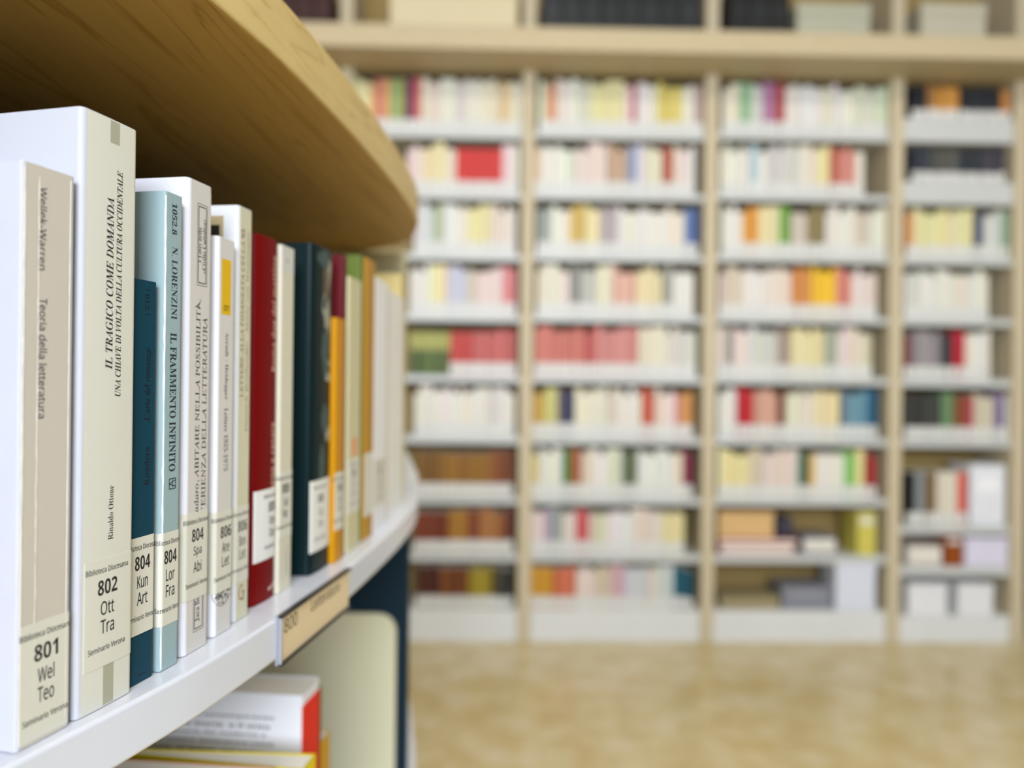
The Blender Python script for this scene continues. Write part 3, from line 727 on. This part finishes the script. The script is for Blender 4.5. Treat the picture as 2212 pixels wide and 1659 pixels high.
for i, k_ in enumerate(books):
    V, F_, C_ = farmesh(k_['w'], .17 + .02 * ((i * 7) % 3), k_['h'], k_['col'])
    haslab = k_['nm'] != 'olive green'
    lv_, lf_ = labsheet(k_['w'], k_['h'])
    if i in indiv:
        me = D.meshes.new('book'); me.from_pydata(V, [], F_); me.materials.append(M_far); setcol(me, C_)
        o = D.objects.new('book', me); COL.objects.link(o)
        o.location = BO + BU * k_['u'] + BN * k_['v'] + Vector((0, 0, k_['z'] + .0004)); o.rotation_euler = (0, 0, YAW)
        tag(o, f"{k_['nm']} book, {ordw(k_['idx'])} from left, {ORD[k_['row']]} shelf down, {BAYW[k_['bay']]} bay of far bookcase", 'book', f"books on the {ORD[k_['row']]} shelf of the far bookcase")
        if not haslab: mesh_obj('title_band', *boxdata((.0012, -.0006, k_['h'] * .58), (k_['w'] - .0012, .0002, k_['h'] * .97)), M_lime, o)
        if haslab: mesh_obj('call_label', lv_, lf_, M_flab, o)
    else:
        q = len(SV); SV += [(x + k_['u'], y_ + k_['v'], z_ + k_['z'] + .0004) for x, y_, z_ in V]; SF += [tuple(q + t for t in f) for f in F_]; SCc += C_
        if haslab:
            q = len(LVt); LVt += [(x + k_['u'], y_ + k_['v'], z_ + k_['z']) for x, y_, z_ in lv_]; LF += [tuple(q + t for t in f) for f in lf_]
so = mesh_obj('packed_books', SV, SF, M_far); setcol(so.data, SCc)
so.location = BO; so.rotation_euler = (0, 0, YAW)
tag(so, 'closely packed smaller books filling the shelves of the far bookcase', 'books', kind='stuff')
lo_ = mesh_obj('call_labels', LVt, LF, M_flab, so); lo_['kind'] = 'stuff'
print('BOOKS', len(books), 'individual', len(indiv))

# ---- things on the far bookcase that are not rows of upright books
TOP = [0]
def farbox(name, label, cat, xl, xr, yt, yb, col, v0=.04, dep=.2, parts=None, bevel=.004, group=None, rest=None):
    u0, zb_ = bc(xl, yb, v0); u1, zt_ = bc(xr, yt, v0)
    if rest is not None:
        dz = rest - zb_; zb_ += dz + .0005; zt_ += 0
    m_ = material(name + '_surface', col, .5)
    o = tag(empty(name, BO + BU * u0 + BN * v0 + Vector((0, 0, zb_)), YAW), label, cat, group)
    w_, h_ = u1 - u0, zt_ - zb_
    TOP[0] = zt_
    if parts == 'lid':
        box('body', (0, 0, 0), (w_, dep, h_ * .78), m_, o, bevel); box('lid', (-.003, -.003, h_ * .78), (w_ + .003, dep + .003, h_), m_, o, bevel)
    elif parts == 'book':
        V, F_, C_ = farmesh(w_, dep, h_, lin(col)); q = mesh_obj('cover', V, F_, M_far, o); setcol(q.data, C_)
        a_, f_ = boxdata((w_ * .15, -.0012, h_ * .72), (w_ * .85, .0002, h_ * .86)); mesh_obj('title_band', a_, f_, M_flab, o)
    elif parts == 'flat':
        box('cover', (0, 0, 0), (w_, dep, h_), m_, o, .002); box('page_block', (.004, -.001, h_ * .15), (w_ - .004, dep - .004, h_ * .85), M_page, o)
    elif parts == 'set':
        pass
    elif parts == 'file':
        box('body', (0, 0, 0), (w_, dep, h_), m_, o, bevel)
        box('spine_label', (w_ * .2, -.0015, h_ * .55), (w_ * .8, .0002, h_ * .8), material('file_label', tuple(min(255, x + 16) for x in col), .5), o)
    return o
Z = lambda bay, row: shelfz[bay, row][0]
# lower right compartments
zr = Z(3, 7)
for i, (hh_, cl, nm) in enumerate([(.027, (190, 52, 72), 'raspberry red'), (.027, (176, 40, 64), 'crimson')]):
    yb_ = 1187 - 11 * i
    o = farbox('book', f'{nm} book lying flat, {["lower", "upper"][i]} one of two under the peach box', 'book', 1556 - 4 * i, 1716 + 6 * i, yb_ - 11, yb_, cl, v0=.045, parts='flat', group='red books lying flat', rest=zr)
    zr = TOP[0] + .0005
farbox('storage_box', 'peach cardboard box lying low in the eighth row of the third bay', 'box', 1552, 1672, 1105, 1160, (222, 182, 122), v0=.06, dep=.18, parts='lid', rest=zr)
farbox('file_box', 'dark slate file box standing on the flat red books', 'box', 1680, 1712, 1118, 1160, (52, 48, 66), v0=.08, parts='file', rest=zr)
farbox('book', 'lavender grey book lying flat right of the red ones', 'book', 1735, 1806, 1160, 1186, (132, 128, 140), v0=.06, parts='flat', rest=Z(3, 7))
farbox('book', 'broad mustard yellow book at the right end of the eighth row, third bay', 'book', 1852, 1893, 1106, 1188, (214, 202, 92), v0=.03, parts='book', rest=Z(3, 7))
farbox('storage_box', 'tall white box standing at the right of the third bay on the plinth', 'box', 1806, 1892, 1218, 1312, (226, 230, 240), v0=.02, parts='lid', rest=Z(3, 8))
farbox('file_box', 'flat grey folder box lying on the plinth of the third bay', 'box', 1690, 1796, 1268, 1312, (136, 138, 146), v0=.05, parts='file', rest=Z(3, 8))
farbox('storage_box', 'low tan cardboard tray on the plinth of the third bay', 'box', 1556, 1684, 1290, 1312, (160, 146, 108), v0=.06, parts='lid', rest=Z(3, 8))
farbox('file_box', 'white upright archive box in the seventh row of the rightmost bay', 'box', 2096, 2172, 1005, 1120, (236, 238, 242), v0=.03, parts='file', rest=Z(4, 6))
farbox('book', 'orange-brown book in the eighth row of the rightmost bay', 'book', 2042, 2080, 1156, 1205, (150, 70, 0), v0=.04, parts='book', rest=Z(4, 7))
farbox('storage_box', 'low lavender white box in the eighth row of the rightmost bay', 'box', 2086, 2178, 1162, 1205, (228, 224, 240), v0=.02, parts='lid', rest=Z(4, 7))
farbox('book', 'beige book lying flat at the left of the eighth row, rightmost bay', 'book', 1960, 2034, 1178, 1205, (206, 196, 186), v0=.05, parts='flat', rest=Z(4, 7))
farbox('storage_box', 'white box on the plinth at the left of the rightmost bay', 'box', 1962, 2046, 1262, 1325, (238, 238, 238), v0=.03, parts='lid', rest=Z(4, 8))
farbox('storage_box', 'white box on the plinth at the right of the rightmost bay', 'box', 2070, 2146, 1262, 1325, (238, 238, 238), v0=.03, parts='lid', rest=Z(4, 8))
# above the cornice
def toprow(name, label, cat, xl, xr, col, yt=-40, v0=.05, parts='file', grp=None, n=1):
    u0 = bc(xl, 30, v0)[0]; u1 = bc(xr, 30, v0)[0]; w_ = (u1 - u0) / n
    for i in range(n):
        j = R.uniform(-8, 8); cc = tuple(max(4, x + j) for x in col)
        o = tag(empty(name, BO + BU * (u0 + i * w_) + BN * v0 + Vector((0, 0, zc1 + .0005)), YAW), label if n == 1 else f'{label}, {ordw(i + 1)} from left', cat, grp)
        h_ = bc(xl, yt, v0)[1] - zc1
        V, F_, C_ = farmesh(w_ - .002, .2, h_ * R.uniform(.93, 1), lin(cc)); q = mesh_obj('cover', V, F_, M_far, o); setcol(q.data, C_)
        box('title_band', (w_ * .15, -.0012, h_ * .6), (w_ * .85, .0002, h_ * .66), material('band', tuple(min(255, x + 22) for x in cc), .5), o)
toprow('book', 'dark maroon volume above the cornice, leftmost bay', 'book', 560, 716, (58, 24, 18), n=4, grp='dark maroon volumes above the cornice')
toprow('book', 'black volume above the cornice, second bay', 'book', 1172, 1512, (28, 32, 32), n=8, grp='black volumes above the cornice, second bay')
toprow('book', 'black volume above the cornice, third bay', 'book', 1576, 1708, (24, 28, 26), n=3, grp='black volumes above the cornice, third bay')
def topbox(label, xl, xr, yt, col, v0):
    u0 = bc(xl, 30, v0)[0]; u1 = bc(xr, 30, v0)[0]; h_ = bc(xl, yt, v0)[1] - zc1
    o = tag(empty('storage_box', BO + BU * u0 + BN * v0 + Vector((0, 0, zc1 + .0005)), YAW), label, 'box'); m_ = material('box_card', col, .6)
    box('body', (0, 0, 0), (u1 - u0, .22, h_ * .8), m_, o, .004); box('lid', (-.003, -.003, h_ * .8), (u1 - u0 + .003, .223, h_), m_, o, .004)
topbox('large cream cardboard box above the cornice, second bay from left', 842, 1118, -40, (232, 216, 172), -.02)
topbox('pale grey-green box above the cornice, right of the black volumes', 1722, 1880, 6, (196, 194, 166), .05)
topbox('pale beige box above the cornice of the rightmost bay', 1990, 2130, 6, (206, 200, 172), .05)

# ---------------------------------------------------------------- unseen fittings added around the area lights, behind the camera and overhead
M_fr = material('white_window_frame', (235, 235, 232), .4)
M_em = D.materials.new('lamp_diffuser'); M_em.use_nodes = True
e_n = M_em.node_tree.nodes['Principled BSDF']; e_n.inputs['Emission Color'].default_value = (1, .96, .87, 1); e_n.inputs['Emission Strength'].default_value = 2
k_ = 0
for x in (-2.2, .6, 3.2):
    k_ += 1
    w_ = tag(empty(f'window_{k_}', (x, -3.5, 1.86)), 'white framed window behind the camera', kind='structure')  # frame added on the solid wall around its area light
    for a, b_ in (((-.93, 0, 0), (-.86, .05, 1.78)), ((.86, 0, 0), (.93, .05, 1.78)), ((-.859, 0, 0), (.859, .05, .03)), ((-.859, 0, 1.71), (.859, .05, 1.78))):
        box('window_frame', a, b_, M_fr, w_)
for y in (-1.2, 1.9):
    k_ += 1
    w_ = tag(empty(f'window_{k_}', (5.5, y, 1.86)), 'white framed window in the right wall', kind='structure')  # no opening here: frame added about the right-hand area light
    for a, b_ in (((-.05, -.93, 0), (0, -.86, 1.78)), ((-.05, .86, 0), (0, .93, 1.78)), ((-.05, -.859, 0), (0, .859, .03)), ((-.05, -.859, 1.71), (0, .859, 1.78))):
        box('window_frame', a, b_, M_fr, w_)
i = 0
for x in (-2.4, .4, 3.2):
    for y in (-1.4, 1.5):
        i += 1
        o = tag(empty('ceiling_lamp', (x, y, 4.12)), f'long ceiling lamp, {"left middle right".split()[(i - 1) // 2]} one of the {"row behind the camera" if y < 0 else "row above the floor in view"}', 'lamp', 'ceiling lamps')
        box('housing', (-.64, -.19, .02), (.64, .19, .0795), M_fr, o); box('diffuser', (-.6, -.15, 0), (.6, .15, .0195), M_em, o)
